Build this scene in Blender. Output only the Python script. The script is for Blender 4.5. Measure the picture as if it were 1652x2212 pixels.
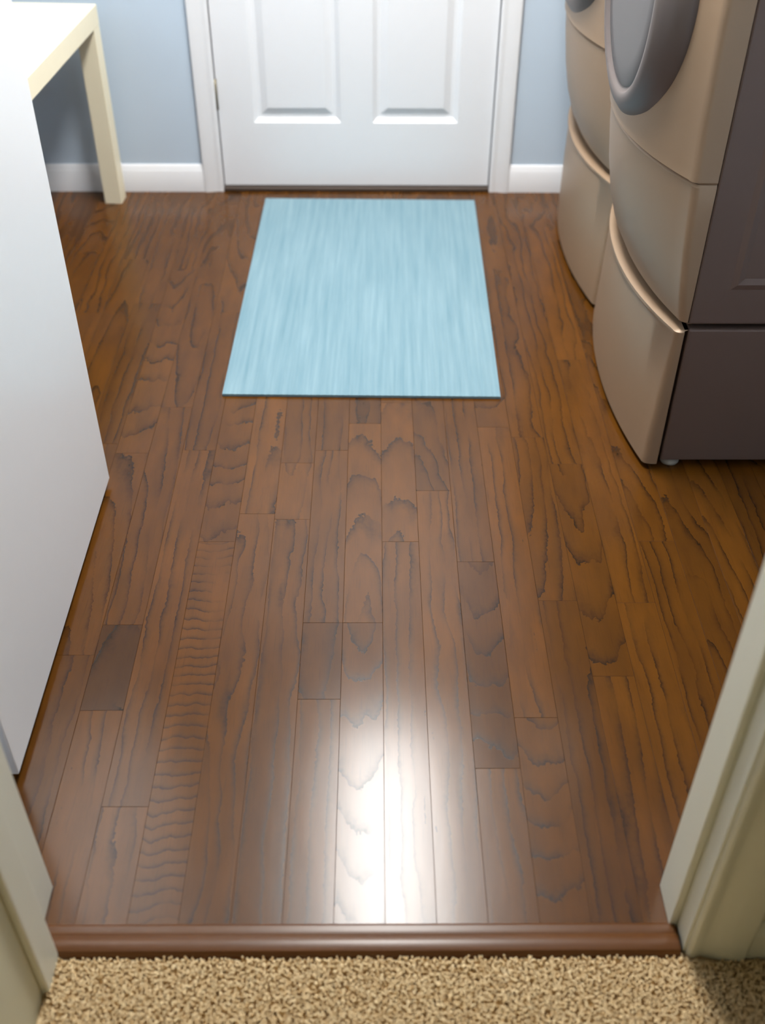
import bpy, bmesh, math, random
from mathutils import Matrix, Vector

random.seed(11)
for o in list(bpy.data.objects):
    bpy.data.objects.remove(o)
S = bpy.context.scene
COL = S.collection

# ------------------------------------------------------------------ camera
FPX = 2300.0
cam_d = bpy.data.cameras.new('camera')
cam = bpy.data.objects.new('camera', cam_d)
COL.objects.link(cam)
S.camera = cam
cam_d.sensor_fit = 'VERTICAL'
cam_d.sensor_height = 24.0
cam_d.sensor_width = 18.0
cam_d.lens = FPX / 2212.0 * 24.0
cam_d.clip_start = 0.01
vx, vy, pcx, pcy = 808.0, -840.0, 826.0, 1106.0
dcam = Vector((vx - pcx, -(vy - pcy), FPX)).normalized()      # world +Y seen by the camera
xcam = Vector((dcam.z, 0, -dcam.x)).normalized()              # world +X
zcam = dcam.cross(xcam)                                       # world +Z
right = Vector((xcam.x, dcam.x, zcam.x))
up = Vector((xcam.y, dcam.y, zcam.y))
fwd = Vector((xcam.z, dcam.z, zcam.z))
m = Matrix.Identity(4)
for i in range(3):
    m[i][0], m[i][1], m[i][2] = right[i], up[i], -fwd[i]
m.translation = (0, 0, 1.45)
cam.matrix_world = m
cam_d.dof.use_dof = True
cam_d.dof.focus_distance = 2.05
APERTURE = 0.016
cam_d.dof.aperture_fstop = (cam_d.lens / 1000.0) / APERTURE

# ------------------------------------------------------------------ world, exposure
w = bpy.data.worlds.new('world')
S.world = w
w.use_nodes = True
w.node_tree.nodes['Background'].inputs[0].default_value = (0.5, 0.52, 0.55, 1)
w.node_tree.nodes['Background'].inputs[1].default_value = 0.05
S.view_settings.view_transform = 'Standard'
S.view_settings.look = 'None'
S.view_settings.gamma = 1
S.view_settings.use_curve_mapping = False
S.view_settings.exposure = 0.0
LAMP_STRENGTH = 65.0
HALL_FILL_STRENGTH = 1.6

# ------------------------------------------------------------------ materials
def srgb(r, g, b):
    f = lambda c: (c / 255 / 12.92) if c / 255 <= 0.04045 else ((c / 255 + 0.055) / 1.055) ** 2.4
    return (f(r), f(g), f(b), 1)

def new_mat(name):
    mt = bpy.data.materials.new(name)
    mt.use_nodes = True
    nt = mt.node_tree
    return mt, nt, nt.nodes['Principled BSDF']

def N(nt, t, **kw):
    n = nt.nodes.new(t)
    for k, v in kw.items():
        setattr(n, k, v)
    return n

def mth(nt, op, a, b=None, c=None):
    n = nt.nodes.new('ShaderNodeMath')
    n.operation = op
    for i, v in enumerate((a, b, c)):
        if v is None:
            continue
        if isinstance(v, (int, float)):
            n.inputs[i].default_value = v
        else:
            nt.links.new(v, n.inputs[i])
    return n.outputs[0]

def mixc(nt, fac, a, b, mode='MIX'):
    n = nt.nodes.new('ShaderNodeMix')
    n.data_type = 'RGBA'
    n.blend_type = mode
    for s, v in ((n.inputs[0], fac), (n.inputs[6], a), (n.inputs[7], b)):
        if isinstance(v, (int, float)):
            s.default_value = v
        elif isinstance(v, tuple):
            s.default_value = v
        else:
            nt.links.new(v, s)
    return n.outputs[2]

def noise(nt, vec, scale, detail=2, rough=0.5):
    n = nt.nodes.new('ShaderNodeTexNoise')
    n.inputs['Scale'].default_value = scale
    n.inputs['Detail'].default_value = detail
    n.inputs['Roughness'].default_value = rough
    if vec is not None:
        nt.links.new(vec, n.inputs['Vector'])
    return n.outputs['Fac']

def bump(nt, bsdf, h, strength, dist=0.001):
    b = nt.nodes.new('ShaderNodeBump')
    b.inputs['Strength'].default_value = strength
    b.inputs['Distance'].default_value = dist
    nt.links.new(h, b.inputs['Height'])
    nt.links.new(b.outputs[0], bsdf.inputs['Normal'])

def plain(name, col, rough=0.5, metal=0.0, spec=0.5, mottle=0.04, scale=30, bmp=0.0, bscale=300):
    mt, nt, b = new_mat(name)
    tc = N(nt, 'ShaderNodeTexCoord')
    f = noise(nt, tc.outputs['Object'], scale, 3)
    d = tuple(c * (1 - mottle) for c in col[:3]) + (1,)
    l = tuple(min(1, c * (1 + mottle)) for c in col[:3]) + (1,)
    nt.links.new(mixc(nt, f, d, l), b.inputs['Base Color'])
    b.inputs['Roughness'].default_value = rough
    b.inputs['Metallic'].default_value = metal
    b.inputs['Specular IOR Level'].default_value = spec
    if bmp:
        bump(nt, b, noise(nt, tc.outputs['Object'], bscale, 2), bmp)
    return mt

def wood_floor():
    """Stained oak: growth rings cut on the slant. Object colour carries, per plank,
    tone (R), sideways offset of the heart (G), slant of the cut (B),
    lengthwise offset of the heart (A)."""
    mt, nt, b = new_mat('stained_oak')
    tc = N(nt, 'ShaderNodeTexCoord')
    oi = N(nt, 'ShaderNodeObjectInfo')
    sp = N(nt, 'ShaderNodeSeparateXYZ')
    nt.links.new(tc.outputs['Object'], sp.inputs[0])
    sc = N(nt, 'ShaderNodeSeparateColor')
    nt.links.new(oi.outputs['Color'], sc.inputs[0])
    x, y = sp.outputs[0], sp.outputs[1]
    tone, off, sl = sc.outputs[0], sc.outputs[1], sc.outputs[2]
    seed = mth(nt, 'MULTIPLY', oi.outputs['Random'], 60.0)
    def vec(kx, ky, add=0.0):
        c = N(nt, 'ShaderNodeCombineXYZ')
        nt.links.new(mth(nt, 'MULTIPLY', x, kx), c.inputs[0])
        nt.links.new(mth(nt, 'MULTIPLY', y, ky), c.inputs[1])
        nt.links.new(mth(nt, 'ADD', seed, add), c.inputs[2])
        return c.outputs[0]
    n_big = mth(nt, 'SUBTRACT', noise(nt, vec(14, 4), 1.0, 2), 0.5)
    n_mid = mth(nt, 'SUBTRACT', noise(nt, vec(60, 22, 7), 1.0, 3, 0.6), 0.5)
    n_jag = mth(nt, 'SUBTRACT', noise(nt, vec(130, 110, 3), 1.0, 2), 0.5)
    x0 = mth(nt, 'MULTIPLY', mth(nt, 'SUBTRACT', off, 0.5), 0.10)
    xs = mth(nt, 'ADD', mth(nt, 'SUBTRACT', x, x0), mth(nt, 'MULTIPLY', n_big, 0.045))
    slope = mth(nt, 'MULTIPLY', mth(nt, 'POWER', mth(nt, 'MULTIPLY', mth(nt, 'SUBTRACT', sl, 0.5), 2.0), 3.0), 1.2)
    ysh = mth(nt, 'SUBTRACT', y, mth(nt, 'MULTIPLY', mth(nt, 'SUBTRACT', oi.outputs['Alpha'], 0.5), 1.2))
    zz = mth(nt, 'ADD', mth(nt, 'MULTIPLY', ysh, slope), mth(nt, 'MULTIPLY', n_big, 0.05))
    zz = mth(nt, 'ADD', zz, 0.012)
    r = mth(nt, 'SQRT', mth(nt, 'ADD', mth(nt, 'MULTIPLY', xs, xs), mth(nt, 'MULTIPLY', zz, zz)))
    r = mth(nt, 'ADD', r, mth(nt, 'MULTIPLY', n_mid, 0.007))
    r = mth(nt, 'ADD', r, mth(nt, 'MULTIPLY', n_jag, 0.0055))
    ph = mth(nt, 'FRACT', mth(nt, 'MULTIPLY', r, 44.0))
    ring = mth(nt, 'POWER', ph, 5.5)                      # slow rise, sudden end: late wood
    amp = noise(nt, vec(22, 5, 19), 1.0, 2)
    amp_r = N(nt, 'ShaderNodeMapRange')
    amp_r.inputs[1].default_value = 0.32
    amp_r.inputs[2].default_value = 0.55
    nt.links.new(amp, amp_r.inputs[0])
    ring = mth(nt, 'MULTIPLY', ring, amp_r.outputs[0])
    pores = noise(nt, vec(700, 16, 31), 1.0, 2)
    pores_r = N(nt, 'ShaderNodeMapRange')
    pores_r.inputs[1].default_value = 0.58
    pores_r.inputs[2].default_value = 0.78
    nt.links.new(pores, pores_r.inputs[0])
    blot = noise(nt, vec(26, 7, 43), 1.0, 3)
    light = mixc(nt, blot, srgb(67, 39, 10), srgb(97, 58, 15))
    dark = srgb(18, 12, 8)
    c = mixc(nt, mth(nt, 'MULTIPLY', ring, 0.86), light, dark)
    c = mixc(nt, mth(nt, 'MULTIPLY', pores_r.outputs[0], 0.30), c, srgb(32, 19, 10))
    t3 = N(nt, 'ShaderNodeCombineColor')
    t2 = mth(nt, 'MULTIPLY', tone, 2.0)
    for i in range(3):
        nt.links.new(t2, t3.inputs[i])
    c = mixc(nt, 1.0, c, t3.outputs[0], 'MULTIPLY')
    nt.links.new(c, b.inputs['Base Color'])
    rg = mth(nt, 'ADD', 0.20, mth(nt, 'MULTIPLY', ring, 0.04))
    nt.links.new(rg, b.inputs['Roughness'])
    b.inputs['Specular IOR Level'].default_value = 0.30
    h = blot
    bump(nt, b, h, 0.14, 0.0008)
    return mt

def wood_strip():
    mt, nt, b = new_mat('stained_strip')
    tc = N(nt, 'ShaderNodeTexCoord')
    mp = N(nt, 'ShaderNodeMapping')
    mp.inputs['Scale'].default_value = (5, 130, 130)
    nt.links.new(tc.outputs['Object'], mp.inputs[0])
    f = noise(nt, mp.outputs[0], 1.0, 3)
    nt.links.new(mixc(nt, f, srgb(76, 45, 20), srgb(104, 65, 31)), b.inputs['Base Color'])
    b.inputs['Roughness'].default_value = 0.28
    b.inputs['Specular IOR Level'].default_value = 0.3
    bump(nt, b, f, 0.1)
    return mt

def mat_weave():
    mt, nt, b = new_mat('woven_blue')
    tc = N(nt, 'ShaderNodeTexCoord')
    def st(sx, sy):
        mp = N(nt, 'ShaderNodeMapping')
        mp.inputs['Scale'].default_value = (sx, sy, 1)
        nt.links.new(tc.outputs['Object'], mp.inputs[0])
        return mp.outputs[0]
    f1 = noise(nt, st(75, 2.6), 1.0, 3, 0.6)
    f2 = noise(nt, st(8, 3), 1.0, 2)
    f = mth(nt, 'ADD', mth(nt, 'MULTIPLY', f1, 0.75), mth(nt, 'MULTIPLY', f2, 0.25))
    mr = N(nt, 'ShaderNodeMapRange')
    mr.inputs[1].default_value = 0.32
    mr.inputs[2].default_value = 0.68
    nt.links.new(f, mr.inputs[0])
    nt.links.new(mixc(nt, mr.outputs[0], srgb(102, 134, 146), srgb(126, 153, 163)), b.inputs['Base Color'])
    b.inputs['Roughness'].default_value = 0.75
    b.inputs['Specular IOR Level'].default_value = 0.3
    bump(nt, b, noise(nt, st(420, 260), 1.0, 1), 0.3)
    return mt

def carpet_mat(name):
    mt, nt, b = new_mat(name)
    tc = N(nt, 'ShaderNodeTexCoord')
    f1 = noise(nt, tc.outputs['Object'], 130, 2, 0.6)
    f2 = noise(nt, tc.outputs['Object'], 300, 2)
    mr = N(nt, 'ShaderNodeMapRange')
    mr.inputs[1].default_value = 0.36
    mr.inputs[2].default_value = 0.64
    nt.links.new(mth(nt, 'ADD', mth(nt, 'MULTIPLY', f1, 0.6), mth(nt, 'MULTIPLY', f2, 0.4)), mr.inputs[0])
    nt.links.new(mixc(nt, mr.outputs[0], srgb(206, 174, 126), srgb(250, 228, 186)), b.inputs['Base Color'])
    b.inputs['Roughness'].default_value = 0.95
    b.inputs['Specular IOR Level'].default_value = 0.1
    return mt

def emit(name, col, s):
    mt, nt, b = new_mat(name)
    b.inputs['Base Color'].default_value = (0.8, 0.8, 0.8, 1)
    b.inputs['Emission Color'].default_value = col
    b.inputs['Emission Strength'].default_value = s
    return mt

M = dict(
    oak=wood_floor(), strip=wood_strip(), weave=mat_weave(), carpet=carpet_mat('carpet_pile'),
    subfloor=plain('subfloor', srgb(40, 26, 18), 0.8),
    blue=plain('blue_wall_paint', srgb(190, 204, 218), 0.7, spec=0.25, mottle=0.02, scale=8, bmp=0.08, bscale=500),
    hallpaint=plain('hall_wall_paint', srgb(210, 206, 180), 0.75, spec=0.2, mottle=0.02, scale=8, bmp=0.08, bscale=500),
    ceil=plain('ceiling_paint', srgb(232, 231, 228), 0.9, spec=0.1, bmp=0.15, bscale=250),
    trim=plain('white_trim_paint', srgb(226, 226, 228), 0.4, mottle=0.01),
    halltrim=plain('hall_trim_paint', srgb(222, 222, 208), 0.45, mottle=0.015),
    door=plain('white_door_paint', srgb(228, 229, 232), 0.42, mottle=0.01),
    leaf=plain('white_leaf_paint', srgb(226, 228, 230), 0.33, mottle=0.01),
    cream=plain('cream_table_paint', srgb(230, 220, 192), 0.45, mottle=0.02),
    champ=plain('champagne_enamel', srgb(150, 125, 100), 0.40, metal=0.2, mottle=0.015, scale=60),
    champ_shaded=plain('champagne_enamel_shaded', srgb(104, 85, 76), 0.42, metal=0.15, mottle=0.015, scale=60),  # same enamel darkened: shade of the unlit side put into the colour
    ring=plain('grey_door_ring', srgb(96, 86, 82), 0.42, metal=0.15, mottle=0.01),
    glass=plain('smoked_door_glass', srgb(80, 76, 76), 0.36, metal=0.0, mottle=0.01),
    dark=plain('dark_plastic', srgb(46, 44, 44), 0.45),
    brass=plain('brushed_nickel', srgb(112, 104, 84), 0.45, metal=0.6),
    bronze=plain('bronze_sill', srgb(84, 72, 64), 0.4, metal=0.5),
    foot=plain('grey_foot_rubber', srgb(150, 142, 130), 0.6),
    housing=plain('white_lamp_housing', srgb(235, 235, 235), 0.5),
    lamp=emit('lamp_diffuser', (1.0, 0.985, 0.96, 1), LAMP_STRENGTH),
    hall_fill=emit('hall_fill_globe', (1.0, 0.95, 0.84, 1), HALL_FILL_STRENGTH),
)

# ------------------------------------------------------------------ helpers
def link(name, me, mat, parent=None, loc=None, smooth=False):
    if mat is not None and not me.materials:
        me.materials.append(mat)
    if smooth:
        for p in me.polygons:
            p.use_smooth = True
    o = bpy.data.objects.new(name, me)
    COL.objects.link(o)
    if parent is not None:
        o.parent = parent
    if loc is not None:
        o.location = loc
    return o

def tag(o, label=None, cat=None, group=None, kind=None):
    for k, v in (('label', label), ('category', cat), ('group', group), ('kind', kind)):
        if v:
            o[k] = v
    return o

def empty(name, loc=(0, 0, 0), rz=0.0):
    o = bpy.data.objects.new(name, None)
    o.empty_display_size = 0.1
    COL.objects.link(o)
    o.location = loc
    o.rotation_euler = (0, 0, rz)
    return o

def mesh(name, verts, faces):
    me = bpy.data.meshes.new(name)
    me.from_pydata([tuple(v) for v in verts], [], faces)
    bm = bmesh.new()
    bm.from_mesh(me)
    bmesh.ops.recalc_face_normals(bm, faces=bm.faces)
    bm.to_mesh(me)
    bm.free()
    return me

def bm_box(bm, a, b, bev=0.0, seg=2):
    g = bmesh.ops.create_cube(bm, size=1.0)
    vs = g['verts']
    for v in vs:
        v.co = Vector([(a[i] + b[i]) / 2 + v.co[i] * (b[i] - a[i]) for i in range(3)])
    if bev:
        es = set(e for v in vs for e in v.link_edges)
        bmesh.ops.bevel(bm, geom=list(es), offset=bev, segments=seg, affect='EDGES', profile=0.5)

def box(name, a, b, mat, parent=None, bev=0.0, seg=2):
    bm = bmesh.new()
    bm_box(bm, a, b, bev, seg)
    me = bpy.data.meshes.new(name)
    bm.to_mesh(me)
    bm.free()
    return link(name, me, mat, parent)

def boxes(name, lst, mat, parent=None):
    bm = bmesh.new()
    for a, b in lst:
        bm_box(bm, a, b)
    me = bpy.data.meshes.new(name)
    bm.to_mesh(me)
    bm.free()
    return link(name, me, mat, parent)

def extrude(name, prof, axis, a, b, mat, parent=None, smooth=False):
    """Closed profile of 2-D points swept straight along one axis from a to b.
    axis 'X': points are (y, z); 'Y': (x, z); 'Z': (x, y)."""
    def P(p, t):
        return {'X': (t, p[0], p[1]), 'Y': (p[0], t, p[1]), 'Z': (p[0], p[1], t)}[axis]
    n = len(prof)
    v = [P(p, a) for p in prof] + [P(p, b) for p in prof]
    f = [(i, (i + 1) % n, n + (i + 1) % n, n + i) for i in range(n)]
    f += [tuple(range(n)), tuple(range(2 * n - 1, n - 1, -1))]
    return link(name, mesh(name, v, f), mat, parent, smooth=smooth)

def lathe(name, prof, mat, parent=None, axis='X', seg=64, center=(0, 0, 0)):
    """prof: (radius, height along axis)."""
    v, f = [], []
    n = len(prof)
    for k in range(seg):
        a = 2 * math.pi * k / seg
        for r, h in prof:
            c, s = r * math.cos(a), r * math.sin(a)
            p = {'X': (h, c, s), 'Z': (c, s, h), 'Y': (c, h, s)}[axis]
            v.append((p[0] + center[0], p[1] + center[1], p[2] + center[2]))
    for k in range(seg):
        k2 = (k + 1) % seg
        for i in range(n - 1):
            f.append((k * n + i, k * n + i + 1, k2 * n + i + 1, k2 * n + i))
    me = mesh(name, v, f)
    bm = bmesh.new()
    bm.from_mesh(me)
    bmesh.ops.remove_doubles(bm, verts=bm.verts, dist=1e-5)
    bmesh.ops.recalc_face_normals(bm, faces=bm.faces)
    bm.to_mesh(me)
    bm.free()
    return link(name, me, mat, parent, smooth=True)

def autosmooth(o, ang=0.6):
    me = o.data
    for p in me.polygons:
        p.use_smooth = True
    bm = bmesh.new()
    bm.from_mesh(me)
    for e in bm.edges:
        if len(e.link_faces) == 2:
            e.smooth = e.calc_face_angle(0) < ang
    bm.to_mesh(me)
    bm.free()
    return o

def struct(o):
    o['kind'] = 'structure'
    return o

# ------------------------------------------------------------------ key measures (metres)
YB = 3.345            # back wall
YF, YH = 0.855, 0.750  # near wall: room side, hall side
XL, XR = -1.46, 1.42  # laundry room side walls
ZC = 2.44
OL, OR = -0.488, 0.437     # clear opening between the jambs
HX0, HX1, HY0 = -0.455, 1.30, -1.35   # hall
DX0, DX1 = -0.487, 0.372   # slab of the back door

# ------------------------------------------------------------------ shell
T = 0.12
floor = struct(box('floor', (XL - T, YH, -0.10), (XR + T, YB + T, -0.0125), M['subfloor']))
struct(box('floor_hall', (HX0 - T, HY0 - T, -0.10), (HX1 + T, YH, -0.006), M['carpet']))
struct(box('ceiling', (XL - T, HY0 - T, ZC), (XR + T, YB + T, ZC + 0.1), M['ceil']))
# back wall with the door opening
struct(boxes('wall_back', [((XL - T, YB, -0.1), (DX0 - 0.02, YB + T, ZC)),
                           ((DX1 + 0.02, YB, -0.1), (XR + T, YB + T, ZC)),
                           ((DX0 - 0.02, YB, 2.06), (DX1 + 0.02, YB + T, ZC))], M['blue']))
struct(box('wall_left', (XL - T, YF, -0.1), (XL, YB, ZC), M['blue']))
struct(box('wall_right', (XR, YF, -0.1), (XR + T, YB, ZC), M['blue']))
wf = struct(empty('wall_front', (0, 0, 0)))
def front(y0, y1, mt, nm):
    boxes(nm, [((XL - T, y0, -0.1), (OL - 0.018, y1, ZC)), ((OR + 0.018, y0, -0.1), (XR + T, y1, ZC)),
               ((OL - 0.018, y0, 2.07), (OR + 0.018, y1, ZC))], mt, wf)
front((YF + YH) / 2, YF, M['blue'], 'room_side_board')
front(YH, (YF + YH) / 2, M['hallpaint'], 'hall_side_board')
struct(box('wall_hall_left', (HX0 - T, HY0, -0.1), (HX0, YH - 0.002, ZC), M['hallpaint']))
struct(box('wall_hall_right', (HX1, HY0, -0.1), (HX1 + T, YH, ZC), M['hallpaint']))
struct(box('wall_hall_back', (HX0 - T, HY0 - T, -0.1), (HX1 + T, HY0, ZC), M['hallpaint']))

# ------------------------------------------------------------------ lamp of the laundry room
LX, LY = 0.05, 2.38
lamp = empty('ceiling_light', (LX, LY, ZC))
tag(lamp, 'long white fluorescent ceiling light over the middle of the laundry room', 'ceiling light')
box('housing', (-0.20, -0.61, -0.03), (0.20, 0.61, 0.0), M['housing'], lamp, 0.006)
pr = [(0.19 * math.cos(a), -0.03 - 0.055 * math.sin(a) ** 0.7) for a in [math.pi * k / 14 for k in range(15)]]
dif = extrude('diffuser', [(p[0], p[1]) for p in pr], 'Y', -0.58, 0.58, M['lamp'], lamp)
for s in (-1, 1):
    box('end_cap', (-0.195, s * 0.58 if s > 0 else -0.605, -0.088), (0.195, 0.605 if s > 0 else -0.58, -0.03), M['housing'], lamp, 0.004)

hl = empty('hall_fill_light', (0.55, -0.55, ZC))  # unseen lamp, added to lift the ambient light in the hall
tag(hl, 'small round glass fill light added to the dim hall, unseen behind the viewer', 'ceiling light')
lathe('canopy', [(0, 0), (0.09, 0), (0.09, -0.02), (0.07, -0.025), (0, -0.025)], M['housing'], hl, 'Z', 32)
lathe('globe', [(0.07, -0.025), (0.13, -0.045), (0.14, -0.075), (0.11, -0.105), (0.05, -0.12), (0, -0.122)], M['hall_fill'], hl, 'Z', 32)

# ------------------------------------------------------------------ floor planks
PW = 0.0748
X0P = 0.016
Y_START, Y_END = 0.785, YB - 0.002
fixed = {   # column: list of (joint Y), tones of the pieces from near to far
    -7: ([1.184, 1.387, 2.10], [0.56, 0.27, 0.47, 0.46]),
    -6: ([0.99, 1.93, 2.55], [0.57, 0.52, 0.45, 0.50]),
    -5: ([1.62, 2.30], [0.55, 0.47, 0.45]),
    -4: ([1.708, 2.62], [0.52, 0.56, 0.44]),
    -3: ([1.69, 1.883, 2.7], [0.50, 0.55, 0.43, 0.47]),
    -2: ([1.208, 1.392, 1.93], [0.52, 0.40, 0.47, 0.42]),
    -1: ([1.392, 2.034, 2.20], [0.48, 0.53, 0.36, 0.46]),
    0: ([1.62, 2.12], [0.53, 0.54, 0.49]),
    1: ([1.785, 2.45], [0.56, 0.40, 0.46]),
    2: ([1.062, 1.56, 2.38], [0.54, 0.42, 0.45, 0.48]),
    3: ([1.167, 2.02], [0.52, 0.56, 0.46]),
    4: ([1.45, 1.98], [0.43, 0.47, 0.50]),
    5: ([1.26, 1.88], [0.52, 0.44, 0.50]),
}
shape = {   # column, piece: heart offset, slant (0.5 = straight)
    (-7, 0): (0.2, 0.62), (-6, 0): (0.05, 0.58), (-6, 1): (0.9, 0.60), (-5, 0): (0.6, 0.965), (-5, 1): (0.45, 0.82),
    (-4, 0): (0.1, 0.60), (-4, 1): (0.7, 0.66), (-3, 0): (0.35, 0.58), (-2, 0): (0.9, 0.55), (-2, 1): (0.4, 0.72),
    (-1, 0): (0.5, 0.80), (-1, 1): (0.55, 0.76), (0, 0): (0.85, 0.66), (0, 1): (0.5, 0.75),
    (1, 0): (0.2, 0.62), (2, 0): (0.0, 0.60), (2, 1): (0.55, 0.80), (3, 0): (0.5, 0.17),
    (3, 1): (0.75, 0.64), (4, 0): (0.9, 0.60), (5, 0): (0.2, 0.68), (5, 1): (0.5, 0.24),
}
heart = {(3, 0): 0.72, (-5, 0): 0.95, (-1, 0): 0.80, (-1, 1): 0.22, (2, 1): 0.85, (0, 1): 0.15}
def plank_mesh(wd, ln, th=0.0125, c=0.0004):
    x, y = wd / 2, ln / 2
    v = []
    for (ix, z) in ((0, -th), (0, -c), (c, 0.0)):
        v += [(-x + ix, -y + ix, z), (x - ix, -y + ix, z), (x - ix, y - ix, z), (-x + ix, y - ix, z)]
    f = [(3, 2, 1, 0)]
    for k in (0, 4):
        f += [(k + i, k + (i + 1) % 4, k + 4 + (i + 1) % 4, k + 4 + i) for i in range(4)]
    f.append((8, 9, 10, 11))
    me = bpy.data.meshes.new('plank')
    me.from_pydata(v, [], f)
    return me
rp = random.Random(5)
k0 = math.floor((XL - X0P) / PW)
k1 = math.ceil((XR - X0P) / PW)
for k in range(k0, k1):
    xa, xb = max(XL, X0P + PW * k), min(XR, X0P + PW * (k + 1))
    # the boards stop at the near wall outside the doorway
    ya = Y_START if (xa > OL - 0.03 and xb < OR + 0.03) else YF - 0.003
    if k in fixed:
        js, tn = fixed[k]
    else:
        js, y = [], ya + rp.uniform(0.2, 0.8)
        while y < Y_END - 0.2:
            js.append(y)
            y += rp.uniform(0.45, 1.0)
        tn = [rp.uniform(0.40, 0.56) for _ in range(len(js) + 1)]
    ys = [ya] + [j for j in js if j > ya + 0.05] + [Y_END]
    for i in range(len(ys) - 1):
        g = 0.0001
        o = link('plank', plank_mesh(xb - xa - 2 * g, ys[i + 1] - ys[i] - 2 * g), M['oak'], floor,
                 ((xa + xb) / 2, (ys[i] + ys[i + 1]) / 2, 0.0))
        of, sl = shape.get((k, i), (rp.uniform(-0.1, 1.1), 0.5 + rp.choice((-1, 1)) * rp.uniform(0.05, 0.29)))
        o.color = (tn[min(i, len(tn) - 1)], of, sl, heart.get((k, i), rp.choice((0.12, 0.25, 0.75, 0.88))))
        o.rotation_euler = (0, math.radians(rp.uniform(-0.22, 0.22)), 0)

# ------------------------------------------------------------------ threshold strip in the doorway
thr = extrude('trim_threshold', [(0.789, -0.0125), (0.789, 0.0045), (0.785, 0.0075), (0.776, 0.0085), (0.771, 0.0078),
                                 (0.768, 0.0098), (0.755, 0.0112), (0.746, 0.0095), (0.741, 0.005), (0.739, -0.0125)],
              'X', OL + 0.004, OR - 0.004, M['strip'])
struct(autosmooth(thr, 0.5))

# ------------------------------------------------------------------ near doorway: jambs, stops, casings
td = struct(empty('trim_doorway', (0, 0, 0)))
for s, xj in ((-1, OL), (1, OR)):
    a, b = sorted((xj, xj + s * 0.018))
    box('jamb', (a, YH - 0.002, 0.0), (b, YF + 0.002, 2.05), M['halltrim'], td, 0.001, 1)
    a, b = sorted((xj - s * 0.011, xj))
    box('door_stop', (a, 0.786, 0.0), (b, 0.852, 2.04), M['halltrim'], td, 0.0015, 1)
box('jamb', (OL, YH - 0.002, 2.05), (OR, YF + 0.002, 2.07), M['halltrim'], td, 0.001, 1)
box('door_stop', (OL + 0.011, 0.786, 2.039), (OR - 0.011, 0.852, 2.05), M['halltrim'], td, 0.0015, 1)
# moulded casing, hall side right of the opening: thin at the jamb, thick at the outer edge
cas = [(0.000, 0.0), (0.000, 0.007), (0.004, 0.011), (0.010, 0.0115), (0.016, 0.009), (0.020, 0.0085), (0.030, 0.011),
       (0.050, 0.0155), (0.062, 0.017), (0.078, 0.017), (0.081, 0.014), (0.081, 0.0)]
c = extrude('casing', [(OR + 0.004 + p[0], YH - p[1]) for p in cas], 'Z', 0.0, 2.14, M['halltrim'], td)
autosmooth(c, 0.7)
c = extrude('casing', [(OR + 0.004 + p[0], YF + p[1]) for p in cas], 'Z', 0.0, 2.14, M['trim'], td)
autosmooth(c, 0.7)
c = extrude('casing', [(OL - 0.004 - p[0], YF + p[1]) for p in cas], 'Z', 0.0, 2.14, M['trim'], td)
autosmooth(c, 0.7)
c = extrude('casing', [(YH - p[1], 2.056 + p[0]) for p in cas], 'X', HX0 + 0.001, OR + 0.085, M['halltrim'], td)
autosmooth(c, 0.7)
# corner board on the hall's left wall right beside the opening
struct(box('trim_corner', (HX0, 0.690, 0.0), (HX0 + 0.011, YH - 0.004, 2.2), M['halltrim'], None, 0.003, 2))

def baseboard(name, axis, a, b, origin, sgn, mt, h=0.088, th=0.013):
    """skirting with an eased top; the profile stands off a wall plane at 'origin' towards sgn."""
    p = [(0, 0.0), (th, 0.0), (th, h * 0.76), (th * 0.86, h * 0.80), (th * 0.60, h * 0.90), (th * 0.42, h * 0.97), (th * 0.2, h), (0, h)]
    return struct(autosmooth(extrude(name, [(origin + sgn * q[0], q[1]) for q in p], axis, a, b, mt), 0.5))
CW = 0.062
baseboard('baseboard_back_left', 'X', XL, DX0 - 0.003 - CW, YB, -1, M['trim'])
baseboard('baseboard_back_right', 'X', DX1 + 0.003 + CW, XR, YB, -1, M['trim'])
baseboard('baseboard_left', 'Y', YF, YB - 0.014, XL, 1, M['trim'])
baseboard('baseboard_right', 'Y', YF, YB - 0.014, XR, -1, M['trim'])
baseboard('baseboard_hall_front', 'X', OR + 0.086, HX1, YH, -1, M['halltrim'], 0.08)
baseboard('baseboard_hall_right', 'Y', HY0, YH - 0.014, HX1, -1, M['halltrim'], 0.08)

# ------------------------------------------------------------------ back door with raised panels
d1 = struct(empty('door_1', ((DX0 + DX1) / 2, YB, 0)))
hw = (DX1 - DX0) / 2 - 0.001
yf, yb_ = 0.006, 0.046         # slab: front and back faces, behind the wall face
Z0D, Z1D = 0.016, 2.04
xs_p = [(-0.320, -0.047), (0.053, 0.320)]
ROWS = [(0.219, 0.80), (1.0, 1.55), (1.68, 1.92)]
def dpart(nm, a, b):
    return box(nm, (a[0], yf, a[1]), (b[0], yb_, b[1]), M['door'], d1)
dpart('stile', (-hw, Z0D), (xs_p[0][0], Z1D))
dpart('stile', (xs_p[1][1], Z0D), (hw, Z1D))
dpart('mullion', (xs_p[0][1], ROWS[0][0]), (xs_p[1][0], ROWS[-1][1]))
zr = [Z0D] + [z for r in ROWS for z in r] + [Z1D]
for i in range(0, len(zr), 2):
    if i in (0, len(zr) - 2):
        dpart('rail', (xs_p[0][0], zr[i]), (xs_p[1][1], zr[i + 1]))
    else:
        dpart('rail', (xs_p[0][0], zr[i]), (xs_p[0][1], zr[i + 1]))
        dpart('rail', (xs_p[1][0], zr[i]), (xs_p[1][1], zr[i + 1]))
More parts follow.
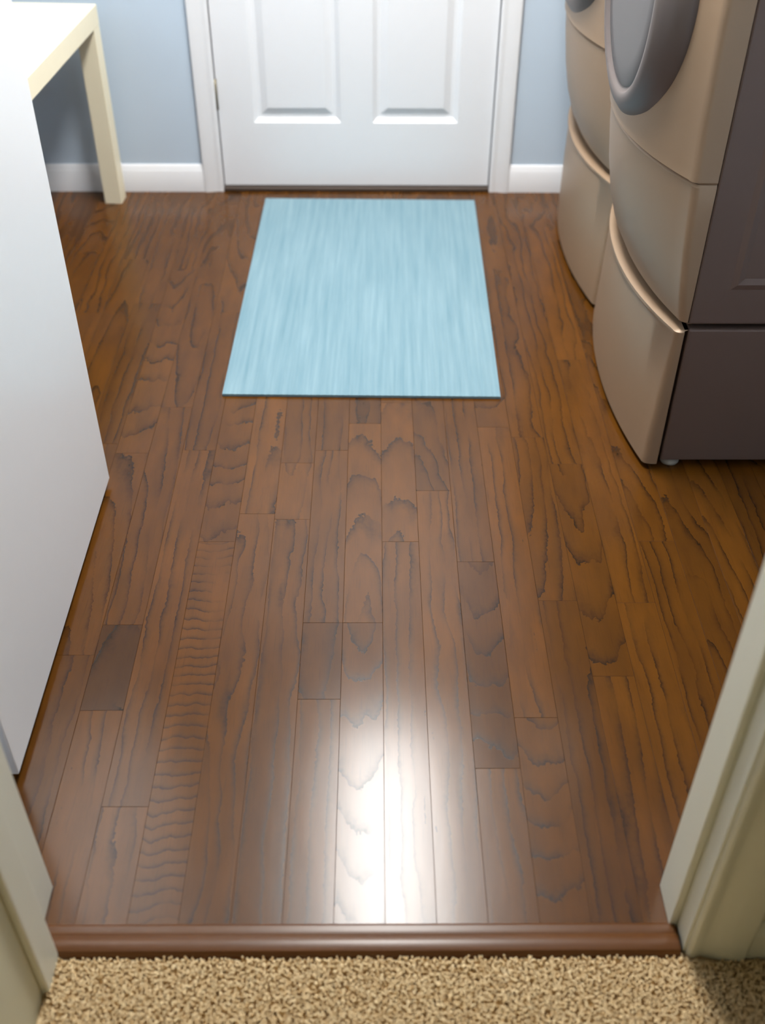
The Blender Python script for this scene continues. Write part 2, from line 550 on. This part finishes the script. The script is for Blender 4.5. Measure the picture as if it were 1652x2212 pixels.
for (xa, xb) in xs_p:
    for (za, zb) in ROWS:
        # sunk moulding round a raised field: nested rectangles at (inset, depth)
        steps = [(0, yf), (0.014, yf + 0.011), (0.024, yf + 0.012), (0.046, yf + 0.002)]
        v, f = [], []
        for ins, dy in steps:
            v += [(xa + ins, dy, za + ins), (xb - ins, dy, za + ins), (xb - ins, dy, zb - ins), (xa + ins, dy, zb - ins)]
        for k in range(len(steps) - 1):
            f += [(4 * k + i, 4 * k + (i + 1) % 4, 4 * k + 4 + (i + 1) % 4, 4 * k + 4 + i) for i in range(4)]
        n4 = 4 * (len(steps) - 1)
        f.append((n4, n4 + 1, n4 + 2, n4 + 3))
        nb = len(v)
        v += [(xa, yb_, za), (xb, yb_, za), (xb, yb_, zb), (xa, yb_, zb)]
        f += [(i, (i + 1) % 4, nb + (i + 1) % 4, nb + i) for i in range(4)] + [(nb, nb + 1, nb + 2, nb + 3)]
        link('panel', mesh('panel', v, f), M['door'], d1)
for zc in (0.307, 1.05, 1.80):
    h = empty_h = lathe('hinge', [(0, -0.046), (0.0055, -0.046), (0.0055, 0.046), (0, 0.046)], M['brass'], d1, 'Z', 12,
                        (-hw - 0.003, 0.0015, zc))
    h['label'] = 'brushed metal hinge knuckle'
kb = lathe('knob', [(0.032, 0.006), (0.032, -0.002), (0.014, -0.006), (0.012, -0.03), (0.026, -0.042), (0.029, -0.055), (0.022, -0.066), (0, -0.068)],
           M['brass'], d1, 'Y', 32, (hw - 0.065, 0, 0.93))
box('sill', (-hw - 0.003, -0.012, 0.0), (hw + 0.003, 0.10, 0.013), M['bronze'], d1, 0.004, 2)
box('weather_sweep', (-hw + 0.002, 0.012, 0.009), (hw - 0.002, 0.05, 0.018), M['dark'], d1)
box('outside_backing', (-hw - 0.02, 0.048, 0.0), (hw + 0.02, 0.06, 2.06), M['trim'], d1)

# casing and jamb edges round the back door
tb = struct(empty('trim_back_door', (0, 0, 0)))
cb = [(0.0, 0.0), (0.0, 0.009), (0.003, 0.0115), (0.010, 0.012), (0.016, 0.0105), (0.022, 0.011), (0.040, 0.0145), (0.050, 0.0155), (0.059, 0.0155), (0.062, 0.012), (0.062, 0.0)]
for s, xe in ((-1, DX0 - 0.003), (1, DX1 + 0.003)):
    c = extrude('casing', [(xe + s * p[0], YB - p[1]) for p in cb], 'Z', 0.0, 2.05 + 0.062, M['trim'], tb)
    autosmooth(c, 0.7)
    a, b = sorted((xe + s * 0.0, xe + s * 0.017))
    box('jamb', (a, YB - 0.001, 0.0), (b, YB + 0.11, 2.06), M['trim'], tb)
c = extrude('casing', [(YB - p[1], 2.05 + p[0]) for p in cb], 'X', DX0 - 0.002, DX1 + 0.002, M['trim'], tb)
autosmooth(c, 0.7)

# ------------------------------------------------------------------ flat white door standing open on the left
d2 = struct(empty('door_2', (-0.572, 1.04, 0)))
box('door_leaf', (-0.040, 0.0, 0.016), (0.0, 0.769, 2.04), M['leaf'], d2, 0.002, 2)
for z in (0.25, 1.05, 1.85):
    box('hinge', (-0.034, -0.003, z - 0.045), (-0.006, 0.0005, z + 0.045), M['brass'], d2, 0.001, 1)
lathe('knob', [(0.03, 0.0), (0.03, 0.006), (0.013, 0.010), (0.012, 0.03), (0.025, 0.042), (0.027, 0.055), (0.018, 0.064), (0, 0.066)],
      M['brass'], d2, 'X', 32, (0.0, 0.705, 1.28))
box('latch_plate', (-0.031, 0.7685, 0.515), (-0.009, 0.773, 0.575), M['leaf'], d2, 0.0015, 1)

# ------------------------------------------------------------------ mat
nx, ny = 90, 6
mw, ml, mh = 0.671, 1.121, 0.006
v, f = [], []
for j in range(ny + 1):
    for i in range(nx + 1):
        px, py = -mw / 2 + mw * i / nx, -ml / 2 + ml * j / ny
        z = mh + (0.0006 if i % 2 else 0.0)
        v.append((px, py, z))
for j in range(ny):
    for i in range(nx):
        q = j * (nx + 1) + i
        f.append((q, q + 1, q + nx + 2, q + nx + 1))
nb = len(v)
bd = [i for i in range(nx + 1)] + [j * (nx + 1) + nx for j in range(1, ny + 1)] + \
     [ny * (nx + 1) + i for i in range(nx - 1, -1, -1)] + [j * (nx + 1) for j in range(ny - 1, 0, -1)]
for q in bd:
    v.append((v[q][0], v[q][1], 0.0))
L = len(bd)
for i in range(L):
    f.append((bd[i], bd[(i + 1) % L], nb + (i + 1) % L, nb + i))
f.append(tuple(nb + i for i in range(L)))
mat_o = link('floor_mat', mesh('floor_mat', v, f), M['weave'], None, (-0.0222, 2.7015, 0.0008))
mat_o.rotation_euler = (0, 0, math.radians(-0.9))
tag(mat_o, 'light blue streaked rectangular mat lying on the wood floor before the back door', 'mat')

# ------------------------------------------------------------------ cream table by the left wall
tz, tt = 0.583, 0.056
tab = empty('side_table', (-0.800, 3.29, 0), math.radians(-3.6))
tag(tab, 'cream square-legged table behind the open white door, beside the left wall', 'table')
TL, TW = 0.98, 0.52
box('tabletop', (-TW, -TL, tz - tt), (0, 0, tz), M['cream'], tab, 0.002, 2)
lw = 0.056
for (x, y) in ((-lw, -lw), (-TW, -lw), (-lw, -TL), (-TW, -TL)):
    box('leg', (x + 0.0005, y + 0.0005, 0.0), (x + lw - 0.0005, y + lw - 0.0005, tz - tt), M['cream'], tab, 0.002, 2)

# ------------------------------------------------------------------ laundry machines on pedestals
UW = 0.685
HWD = UW / 2
FX = 0.610            # world X of local x = 0
def front_shell(name, levels, mat, parent, back=0.016, half=HWD, rc=0.016):
    """levels: (z, corner x, centre x, inset). Plan outline: side return, rounded corner, bow, mirrored."""
    n = 24
    v, f = [], []
    cnt = None
    for (z, xc, xm, ins) in levels:
        h = half - ins
        xc2, xm2 = xc + ins, xm + ins
        pts = [(back, -h)]
        left = []
        for a in range(0, 6):
            t = a / 5 * math.pi / 2
            left.append((xc2 + rc - rc * math.sin(t), -h + rc - rc * math.cos(t)))
        pts += left
        y0 = -h + rc
        for i in range(1, n):
            y = y0 + (2 * (-y0)) * i / n
            t = y / -y0
            pts.append((xm2 + (xc2 - xm2) * abs(t) ** 2.1, y))
        pts += [(x, -y) for (x, y) in reversed(left)]
        pts.append((back, h))
        cnt = len(pts)
        v += [(x, y, z) for x, y in pts]
    for k in range(len(levels) - 1):
        for i in range(cnt):
            i2 = (i + 1) % cnt
            f.append((k * cnt + i, k * cnt + i2, (k + 1) * cnt + i2, (k + 1) * cnt + i))
    f.append(tuple(range(cnt)))
    f.append(tuple((len(levels) - 1) * cnt + i for i in range(cnt)))
    o = link(name, mesh(name, v, f), mat, parent)
    return autosmooth(o, 0.5)

def cabinet(name, a, b, mat, parent, inset=None):
    """box whose two sides (y faces) carry a shallow pressed rectangle (x0, x1, z0, z1)."""
    bm = bmesh.new()
    bm_box(bm, a, b, 0.004, 2)
    me = bpy.data.meshes.new(name)
    if inset:
        ix0, ix1, iz0, iz1 = inset
        for s, y in ((-1, a[1]), (1, b[1])):
            # pressed field: sloping lips and a floor standing 3 mm proud of the side
            d = y + s * 0.0035
            q = [(ix0, y, iz0), (ix1, y, iz0), (ix1, y, iz1), (ix0, y, iz1)]
            p = [(ix0 + .012, d, iz0 + .012), (ix1 - .012, d, iz0 + .012), (ix1 - .012, d, iz1 - .012), (ix0 + .012, d, iz1 - .012)]
            # rim frame outside of the field, so the field reads as sunk
            w_ = 0.012
            o4 = [(ix0 - w_, y, iz0 - w_), (ix1 + w_, y, iz0 - w_), (ix1 + w_, y, iz1 + w_), (ix0 - w_, y, iz1 + w_)]
            m4 = [(ix0, d, iz0), (ix1, d, iz0), (ix1, d, iz1), (ix0, d, iz1)]
            i4 = [(ix0 + w_, y, iz0 + w_), (ix1 - w_, y, iz0 + w_), (ix1 - w_, y, iz1 - w_), (ix0 + w_, y, iz1 - w_)]
            vs = [[bm.verts.new(c_) for c_ in ring_] for ring_ in (o4, m4, i4)]
            for k in range(2):
                for i in range(4):
                    fc = [vs[k][i], vs[k][(i + 1) % 4], vs[k + 1][(i + 1) % 4], vs[k + 1][i]]
                    bm.faces.new(fc if s < 0 else fc[::-1])
    bm.to_mesh(me)
    bm.free()
    return link(name, me, mat, parent)

def make_pedestal(loc, label):
    p = empty('laundry_pedestal', loc)
    tag(p, label, 'pedestal', 'drawer pedestals under the laundry machines')
    box('body', (0.022, -HWD + 0.004, 0.020), (0.68, HWD - 0.004, 0.350), M['champ_shaded'], p, 0.004, 2)
    front_shell('drawer_front', [(0.010, -0.015, -0.050, 0.004), (0.014, -0.019, -0.054, 0.0), (0.20, -0.013, -0.060, 0.0),
                                 (0.333, -0.005, -0.061, 0.0), (0.338, -0.007, -0.065, 0.0), (0.345, -0.007, -0.065, 0.0),
                                 (0.348, -0.003, -0.061, 0.002), (0.350, 0.002, -0.052, 0.004)], M['champ'], p, 0.014)
    for (x, y) in ((0.05, -HWD + 0.03), (0.05, HWD - 0.03), (0.62, -HWD + 0.03), (0.62, HWD - 0.03)):
        lathe('foot', [(0, 0.0), (0.019, 0.0), (0.021, 0.004), (0.021, 0.010), (0.012, 0.013), (0.010, 0.021), (0, 0.021)],
              M['foot'], p, 'Z', 20, (x, y, 0))
    return p

def make_machine(loc, name, label):
    mch = empty(name, loc)
    tag(mch, label, 'laundry machine', 'front-loading laundry machines')
    B = 0.3625                                   # underside, resting on pedestal by feet
    cabinet('cabinet', (0.018, -HWD + 0.0035, B), (0.70, HWD - 0.0035, 1.325), M['champ_shaded'], mch, (0.098, 0.60, 0.452, 1.22))
    front_shell('lower_panel', [(B, 0.004, -0.040, 0.006), (B + 0.006, -0.002, -0.048, 0.001), (0.40, -0.008, -0.064, 0.0),
                                (0.45, -0.015, -0.080, 0.0), (0.52, -0.022, -0.094, 0.0), (0.60, -0.027, -0.104, 0.0),
                                (0.648, -0.030, -0.108, 0.0), (0.653, -0.027, -0.105, 0.002)], M['champ'], mch)
    front_shell('front_panel', [(0.653, -0.026, -0.103, 0.003), (0.658, -0.034, -0.112, -0.0005), (0.670, -0.034, -0.111, 0.0),
                                (0.75, -0.037, -0.112, 0.0), (0.90, -0.039, -0.113, 0.0),
                                (1.10, -0.038, -0.110, 0.0), (1.205, -0.034, -0.104, 0.0), (1.209, -0.030, -0.100, 0.002)], M['champ'], mch)
    cp = front_shell('control_panel', [(1.213, -0.028, -0.098, 0.002), (1.218, -0.033, -0.102, 0.0), (1.30, -0.020, -0.085, 0.0),
                                       (1.325, -0.005, -0.065, 0.003)], M['champ'], mch)
    lathe('dial', [(0, -0.125), (0.026, -0.125), (0.032, -0.118), (0.034, -0.085), (0.034, -0.07)], M['ring'], cp, 'X', 32, (0.004, 0.0, 1.262))
    box('display', (-0.092, -0.20, 1.245), (-0.06, -0.10, 1.285), M['dark'], cp, 0.002, 1)
    box('top_lid', (0.0, -HWD + 0.002, 1.326), (0.70, HWD - 0.002, 1.342), M['champ_shaded'], mch, 0.006, 2)
    zc, yc = 0.935, 0.0
    dr = lathe('door', [(0.150, -0.050), (0.278, -0.050), (0.277, -0.072), (0.270, -0.092), (0.258, -0.110), (0.244, -0.120),
                        (0.232, -0.1235), (0.224, -0.1235), (0.219, -0.121), (0.216, -0.116), (0.205, -0.112)], M['ring'], mch, 'X', 96, (0, yc, zc))
    lathe('door_window', [(0.210, -0.1135), (0.206, -0.1165), (0.17, -0.1185), (0.12, -0.1195), (0.06, -0.120), (0, -0.120)], M['glass'], dr, 'X', 96, (0, yc, zc))
    for (x, y) in ((0.07, -HWD + 0.06), (0.07, HWD - 0.06), (0.62, -HWD + 0.06), (0.62, HWD - 0.06)):
        lathe('foot', [(0, -0.010), (0.02, -0.010), (0.02, -0.004), (0.012, 0.0), (0.012, 0.002), (0, 0.002)], M['dark'], mch, 'Z', 16, (x, y, B))
    return mch
Y1, Y2 = 1.863 + HWD, 2.568 + HWD
make_pedestal((FX, Y1, 0), 'champagne drawer pedestal under the machine nearest the doorway')
make_machine((FX, Y1, 0), 'front_load_washer', 'champagne front-loading laundry machine nearest the doorway, shaded side showing')
make_pedestal((FX, Y2, 0), 'champagne drawer pedestal under the farther machine, next to the back wall')
make_machine((FX, Y2, 0), 'front_load_dryer', 'farther champagne front-loading laundry machine, next to the blue back wall')

# ------------------------------------------------------------------ carpet of the hall
rc_ = random.Random(3)
v, f = [], []
sp_ = 0.0029
y = 0.30
while y < 0.737:
    x = HX0 + 0.012
    while x < 0.95:
        if not (y > YH - 0.018 and x > OR):
            px, py = x + rc_.uniform(-.0015, .0015), y + rc_.uniform(-.0015, .0015)
            h = rc_.uniform(0.0105, 0.0135)
            lx, ly = rc_.uniform(-.005, .005), rc_.uniform(-.004, .004)
            a0 = rc_.uniform(0, 2.1)
            q = len(v)
            rr = 0.0018
            for j in range(3):
                a = a0 + j * 2.0944
                v.append((px + rr * math.cos(a), py + rr * math.sin(a), -0.0055))
            for j in range(3):
                a = a0 + 0.5 + j * 2.0944
                v.append((px + lx + rr * 1.0 * math.cos(a), py + ly + rr * 1.0 * math.sin(a), -0.006 + h))
            for j in range(3):
                f.append((q + j, q + (j + 1) % 3, q + 3 + (j + 1) % 3, q + 3 + j))
            f.append((q + 3, q + 4, q + 5))
        x += sp_
    y += sp_
me = bpy.data.meshes.new('carpet_pile')
me.from_pydata(v, [], f)
cp = link('carpet_pile', me, M['carpet'])
tag(cp, 'tan cut-pile carpet of the hall in front of the wooden threshold', 'carpet', None, 'stuff')
